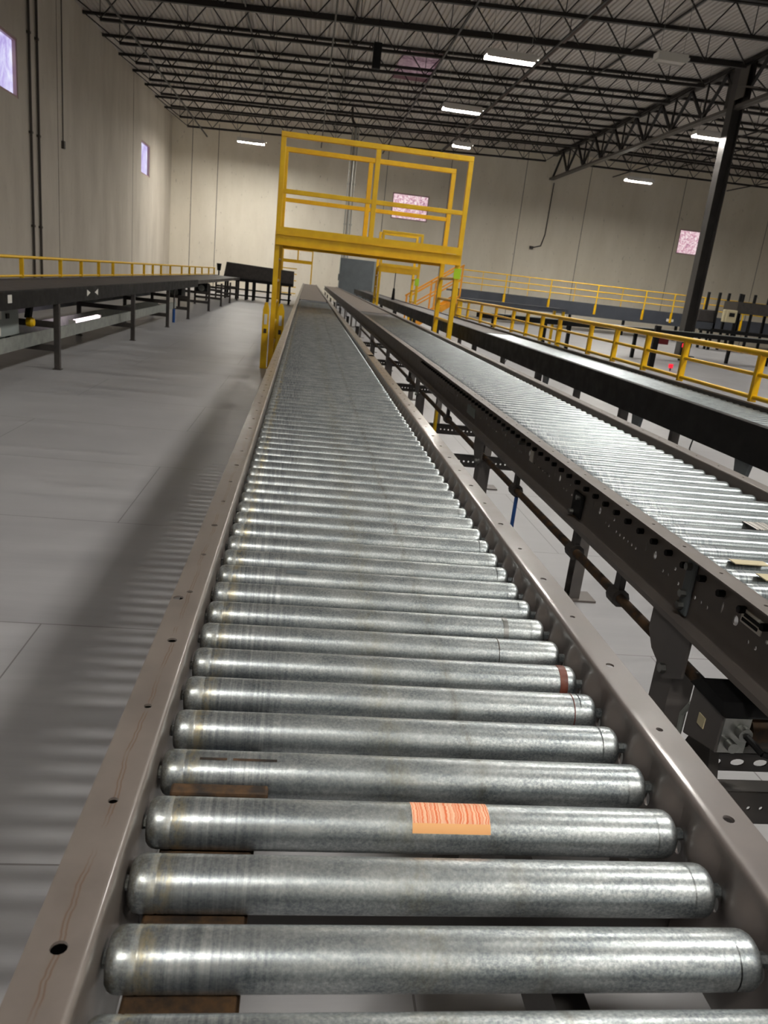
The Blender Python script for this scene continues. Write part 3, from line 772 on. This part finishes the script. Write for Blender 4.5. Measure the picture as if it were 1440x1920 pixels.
tb = thing('bright_tube', 'bright pinkish-white glowing tube lying in the trough under the left conveyor', 'light tube', (-3.08, 11.3, .42))
MB().tube((-3.05, 10.75, .41), (-3.05, 12.0, .41), .03, 12).build('tube', M['tube'], tb)  # plain glowing cylinder along the trough
for y in (10.7, 12.0): MB().box(-3.09, -3.01, y, y+.05, .285, .44).build('tube_holder', M['housing'], tb)
lg = thing('guard_rail', 'low yellow guard rail along the far edge of the left belt conveyor', 'guard rail', (-3.75, 6, .89), 'yellow conveyor guard rails')
for nm, z, w in (('top_rail', 1.165, .042), ('bottom_rail', .925, .032)):
    MB().tube((-3.75, 6, z), (-3.75, 33, z), w/2, 12).build(nm, M['yellow'], lg)
for y in (6.5, 7.9, 9.3, 10.94, 12.6, 13.72, 14.84, 15.9, 17.6, 18.85, 19.9, 21, 22.4, 24.4, 26, 27.3, 29, 31, 32.8):
    MB().bar((-3.75, y, .80), (-3.75, y, 1.155), .05, .03).build('post', M['yellow'], lg)
for y, lb in ((19.6, 'black box hanging under the left conveyor, nearer of two'), (24.5, 'black box hanging under the left conveyor, farther of two')):
    t = thing('motor_box', lb, 'motor', (-3.1, y, .45), 'motors under the left conveyor')
    MB().box(-3.3, -2.95, y-.3, y+.3, .48, .74).build('housing', M['black'], t, bevel=.02)
    MB().bar((-3.1, y, .74), (-3.1, y, .84), .08).build('bracket', M['dark_frame'], t)
    MB().tube((-3.12, y-.36, .6), (-3.12, y-.3, .6), .09, 14).build('shaft_cover', M['galv'], t)
bs = thing('floor_stand', 'thin stand with a blue foot under the left conveyor', 'stand', (-2.85, 17.6, 0))
MB().tube((-2.85, 17.6, .01), (-2.85, 17.6, .30), .03, 10).build('foot', M['blue'], bs); MB().tube((-2.85, 17.6, .30), (-2.85, 17.6, .80), .014, 8).build('rod', M['dark_frame'], bs)

# far dark conveyor across the end of the aisle
fd = thing('incline_conveyor', 'dark boxy conveyor on black legs across the aisle end below the far wall', 'conveyor', (-2, 34, 0))
MB().quadbox([(-3.45, 33.6, .86), (-.55, 33.6, .84), (-.55, 34.5, .84), (-3.45, 34.5, .86), (-3.35, 33.6, 1.46), (-.55, 33.6, 1.37), (-.55, 34.5, 1.37), (-3.35, 34.5, 1.46)]).build('side_panel', M['dark_frame'], fd)
MB().box(-3.45, -.55, 33.5, 34.6, .74, .86).build('frame', M['black'], fd)
for x in (-3.35, -2.9, -2.5, -2.2, -1.6, -1.1, -.7):
    for y in (33.55, 34.5): MB().box(x-.04, x+.04, y-.04, y+.04, 0, .78).build('leg', M['black'], fd)
for z in (.18, .42): MB().box(-3.4, -.6, 33.53, 33.57, z-.03, z+.03).build('cross_brace', M['black'], fd)
bt = thing('beacon', 'small black beacon on a post at the end of the left conveyor', 'beacon', (-3.62, 33.3, .89))
MB().tube((-3.62, 33.3, .89), (-3.62, 33.3, 1.12), .03, 8).build('post', M['black'], bt); MB().tube((-3.62, 33.3, 1.08), (-3.62, 33.3, 1.36), .07, 12, .10).build('head', M['black'], bt)

# ------------------------------------------------------------------ crossover bridges
def bridge(name, label, xl, xm, xr, y0, y1, zt, zm, zd, zlow, w, mt, ladder=True, feet=True):
    b = thing(name, label, 'crossover bridge', ((xl+xr)/2, (y0+y1)/2, 0), 'yellow crossover bridges')
    for y in (y0, y1):
        for x in ([xl, xm, xr] if xm is not None else [xl, xr]):
            low = zlow if x == xm else .012
            o = MB().box(x-w/2, x+w/2, y-w/2, y+w/2, low, zt-w*.5).build('post', mt, b, bevel=.006)
            if low < .1: MB().box(x-w, x+w, y-w, y+w, 0, .012).build('foot_plate', mt, o)
        MB().bar((xl-w/2, y, zt), (xr+w/2, y, zt), w, w).build('top_rail', mt, b, bevel=.006)
        if zm: MB().bar((xl, y, zm), (xr, y, zm), w*.85, w*.85).build('mid_rail', mt, b, bevel=.005)
        d = -w/2-.006 if y == y0 else w/2+.006
        MB().box(xl-.02, xr+.02, y+d*1.4-.006, y+d*1.4+.006, zlow+.15, zd).build('toe_board', mt, b)
        ch = MB(); ch.box(xl-.02, xr+.02, y+d-.004, y+d+.004, zlow, zlow+.145)
        s = -1 if y == y0 else 1
        ch.box(xl-.02, xr+.02, min(y+d, y+d+s*.03), max(y+d, y+d+s*.03), zlow+.135, zlow+.145); ch.box(xl-.02, xr+.02, min(y+d, y+d+s*.03), max(y+d, y+d+s*.03), zlow, zlow+.01)
        ch.build('side_channel', mt, b)
    MB().box(xl, xr, y0, y1, zlow+.12, zlow+.145).build('deck', mt, b)
    if ladder:
        for x in (xl, xr):
            z = .30
            while z < zlow: MB().tube((x, y0, z), (x, y1, z), w*.32, 8).build('rung', mt, b); z += .305
    return b
B1 = bridge('crossover_bridge', 'large yellow crossover bridge with handrails standing over the two front conveyors', -.44, .84, 2.12, 11.2, 12.5, 3.10, 2.40, 1.94, 1.70, .068, M['yellow'])
MB().box(2.07, 2.17, 11.155, 11.168, 1.52, 1.66).build('reflective_tag', M['lime'], B1)['label'] = 'lime-green reflective tag'
for x0, x1 in ((-.575, -.485), (-.375, -.275)):
    pl = [(x0, 0), (x1, 0), (x1, .82), ((x0+x1)/2+.02, .92), ((x0+x1)/2-.02, .92), (x0, .82)]
    o = MB().prism(pl, 'y', 11.06, 11.09).build('guard_plate', M['yellow'], B1, bevel=.006)
    MB().box((x0+x1)/2-.02, (x0+x1)/2+.02, 11.05, 11.06, .62, .76).build('reflector', M['white'], o)
    MB().box((x0+x1)/2-.02, (x0+x1)/2+.02, 11.05, 11.06, .50, .56).build('bolt_cover', M['rustdark'], o)
B2 = bridge('crossover_bridge', 'medium yellow crossover bridge farther back, right of the grey cabinet', 2.0, None, 3.08, 22, 23, 2.69, None, 1.86, 1.64, .07, M['yellow'])
MB().box(3.0, 3.12, 21.94, 21.955, 1.36, 1.55).build('reflective_tag', M['lime'], B2)['label'] = 'lime-green reflective tag'
B3 = bridge('crossover_bridge', 'small thin yellow crossover bridge seen far away under the large bridge', -1.23, -.5, .2, 38.6, 39.4, 2.40, None, 1.93, 1.78, .055, M['yellow'])
for z in (.35, .65, .95, 1.25, 1.5): MB().bar((-1.23, 38.55, z), (-.5, 38.55, z), .045).build('rung', M['yellow'], B3)

# cabinet with conduits
cb = thing('electrical_cabinet', 'large dark grey electrical cabinet standing beyond the second conveyor', 'cabinet', (2.48, 38.7, 0))
MB().box(1.55, 3.42, 38.43, 39.0, .08, 2.26).build('body', M['cabinet_side'], cb, bevel=.01)
MB().box(1.56, 3.19, 38.40, 38.43, .10, 2.25).build('door', M['cabinet'], cb, bevel=.008)
MB().box(1.50, 1.55, 38.5, 38.65, 1.2, 1.5).build('handle', M['cabinet'], cb)
MB().box(1.58, 3.4, 38.45, 38.98, 0, .08).build('plinth', M['black'], cb)
cd = thing('conduit_run', 'shiny vertical conduits rising from the cabinet to the roof', 'conduit', (1.73, 38.7, 2.26))
for x, r in ((1.60, .035), (1.74, .075), (1.88, .035)):
    MB().tube((x, 38.7, 2.26), (x, 38.7, roof(1.7)-.95), r, 12).build('conduit', M['conduit'], cd)
for z in (3.8, 5.6): MB().box(1.55, 1.95, 38.74, 38.80, z-.04, z+.04).build('clamp', M['conduit'], cd)
MB().path([(1.74, 38.7, roof(1.7)-.97), (1.55, 38.7, roof(1.7)-.6), (1.5, 38.7, roof(1.7)-.1)], .06, 8).build('elbow', M['conduit_dark'], cd)
hb = thing('hanging_speaker', 'small black box hanging under the roof above the large bridge', 'speaker', (1.48, 24, 7.05))
MB().box(1.37, 1.60, 23.9, 24.1, 7.05, 7.7).build('case', M['black'], hb, bevel=.01); MB().tube((1.48, 24, 7.7), (1.48, 24, roof(1.48)-.05), .012, 6).build('hanger', M['black'], hb)
# cord with a handle hanging in the second bridge
hd = thing('pendant_control', 'black pendant control hanging under the medium crossover bridge', 'pendant', (2.5, 22.5, .95))
MB().tube((2.5, 22.5, 1.2), (2.5, 22.5, 1.76), .012, 6).build('cable', M['black'], hd); MB().tube((2.5, 22.5, .9), (2.5, 22.5, 1.22), .05, 10, .03).build('handle', M['black'], hd)

# stairs with orange-yellow rails
sr = thing('stair', 'orange-yellow stair with sloping handrails beside the medium crossover bridge', 'stair', (3.7, 24.3, 0))
for y in (24.0, 24.9):
    MB().bar((3.2, y, 0.03), (4.75, y, 1.15), .05, .16).build('stringer', M['orange'], sr)
    MB().bar((3.15, y, 1.02), (4.75, y, 2.12), .05).build('handrail', M['orange'], sr)
    MB().bar((3.15, y, .62), (4.75, y, 1.72), .04).build('mid_rail', M['orange'], sr)
    for x in (3.2, 3.95, 4.72): MB().bar((x, y, (x-3.2)*.72+.05), (x, y, (x-3.2)*.69+1.05), .05).build('post', M['orange'], sr)
for i in range(6): MB().box(3.3+i*.24, 3.52+i*.24, 24.0, 24.9, .13+i*.175, .16+i*.175).build('tread', M['yellow'], sr)
MB().box(4.72, 8.2, 23.9, 25.0, 1.08, 1.16).build('landing', M['fascia'], sr)
for x in (4.8, 8.1):
    for y in (24, 24.9): MB().box(x-.04, x+.04, y-.04, y+.04, 0, 1.1).build('landing_leg', M['yellow'], sr)
# far platform with yellow handrail
pf = thing('platform', 'long raised platform with a slate-grey front below the far wall on the right', 'platform', (16, 40, 0))
MB().box(7.6, 30, 40, 40.12, .78, 1.46).build('fascia', M['fascia'], pf)
MB().box(7.6, 30, 40.12, 42.6, 1.30, 1.40).build('deck', M['fascia'], pf)
for x in (8, 11, 14, 17, 20, 23, 26, 29): MB().box(x-.06, x+.06, 40.3, 40.42, 0, 1.3).build('leg', M['black'], pf)
MB().box(19.2, 19.6, 39.996, 40, .98, 1.12).build('sticker', M['white'], pf)
hr = thing('handrail', 'long yellow handrail along the front of the far raised platform', 'handrail', (16, 40, 1))
for nm, z in (('top_rail', 2.40), ('mid_rail', 2.08), ('mid_rail', 1.78)): MB().tube((7.4, 39.96, z), (28, 39.96, z), .026, 8).build(nm, M['yellow'], hr)
for x in (7.7, 10.2, 12.6, 15.15, 17.8, 19.4, 21.1, 23.4, 25.8):
    o = MB().bar((x, 39.96, 1.0), (x, 39.96, 2.39), .055, .05).build('post', M['yellow'], hr)
    MB().box(x-.06, x+.06, 39.972, 39.994, .92, 1.42).build('post_plate', M['yellow'], o)
for x in (8.95, 11.4, 13.9, 16.5, 22.3): MB().bar((x, 39.96, 1.46), (x, 39.96, 2.39), .03).build('baluster', M['yellow'], hr)
# black conveyor crossing in front of it
xc = thing('belt_conveyor', 'black conveyor with a pale top crossing behind the yellow guard rail on the right', 'conveyor', (10, 22, 0))
A, Bp = Vector((4.6, 20.0, 0)), Vector((16.4, 25.4, 0))
def oncv(t, z): p = A.lerp(Bp, t); return (p.x, p.y, z)
MB().bar(oncv(0, .82), oncv(1, .82), .5, .13).build('frame', M['black'], xc)
MB().bar(oncv(.0, .893), oncv(1, .893), .40, .015).build('belt', M['galv'], xc)
for t in (.03, .17, .24, .45, .62, .8, .97): MB().bar(oncv(t, 0), oncv(t, .76), .09).build('leg', M['black'], xc)
ps = thing('bollard', 'black post with a dark red lamp behind the yellow guard rail', 'post', (8.9, 18.9, 0))
MB().box(8.83, 8.97, 18.85, 18.95, 0, 1.06).build('post', M['black'], ps); MB().box(8.97, 9.22, 18.84, 18.9, .62, .78).build('lamp', M['redoff'], ps)
for (x, y, z, lb) in ((9.3, 18.6, .12, 'small glowing red light low on the floor, left of the dark column foot'), (10.05, 19.6, .62, 'small glowing red light in front of the dark column')):
    t = thing('signal_light', lb, 'signal light', (x, y, 0), 'red signal lights')
    MB().tube((x, y, z-.05), (x, y, z+.05), .055, 12).build('lens', M['red'], t); MB().tube((x, y, 0), (x, y, z-.05), .02, 8).build('stand', M['dark_frame'], t)
# machinery at the right edge
mc = thing('sorter_machine', 'black machine frame with a beige case at the right end of the far platform', 'machine', (19.8, 34, 0))
for x, zt in ((18.6, 2.55), (19.6, 2.6), (20.3, 2.62), (21.6, 2.6)):
    for y in (34, 35): MB().box(x-.05, x+.05, y-.05, y+.05, 0, zt).build('leg', M['black'], mc)
MB().box(19.5, 22.5, 33.9, 35.1, 1.75, 2.25).build('belt_box', M['dark_frame'], mc)
MB().box(18.5, 22.5, 33.9, 35.1, .80, .95).build('bed', M['black'], mc)
MB().box(18.9, 19.4, 33.6, 34.0, 1.30, 1.85).build('case', M['beige'], mc, bevel=.03)
MB().box(19.02, 19.28, 33.58, 33.6, 1.55, 1.72).build('screen', M['black'], mc)
MB().box(17.8, 18.6, 34.0, 34.6, 1.2, 1.75).build('motor', M['dark_frame'], mc, bevel=.05)
MB().box(17.75, 18.65, 33.95, 34.65, .9, 1.2).build('motor_base', M['fascia'], mc)
for x in (17.85, 18.55): MB().box(x-.04, x+.04, 34.2, 34.3, 0, .9).build('support', M['black'], mc)

# ------------------------------------------------------------------ world and render settings
w = bpy.data.worlds.new('hall_world'); S.world = w; w.use_nodes = True
w.node_tree.nodes['Background'].inputs[0].default_value = (.5, .48, .46, 1); w.node_tree.nodes['Background'].inputs[1].default_value = .05
vs_ = S.view_settings
S.display_settings.display_device = 'sRGB'; vs_.view_transform = 'Standard'; vs_.look = 'None'; vs_.gamma = 1; vs_.exposure = EXPO
try: vs_.use_curve_mapping = False
except Exception: pass
cy = S.cycles
cy.max_bounces = 6; cy.diffuse_bounces = 4; cy.glossy_bounces = 3; cy.transmission_bounces = 2
cy.caustics_reflective = False; cy.caustics_refractive = False; cy.sample_clamp_indirect = 4
cy.use_adaptive_sampling = True; cy.adaptive_threshold = .02
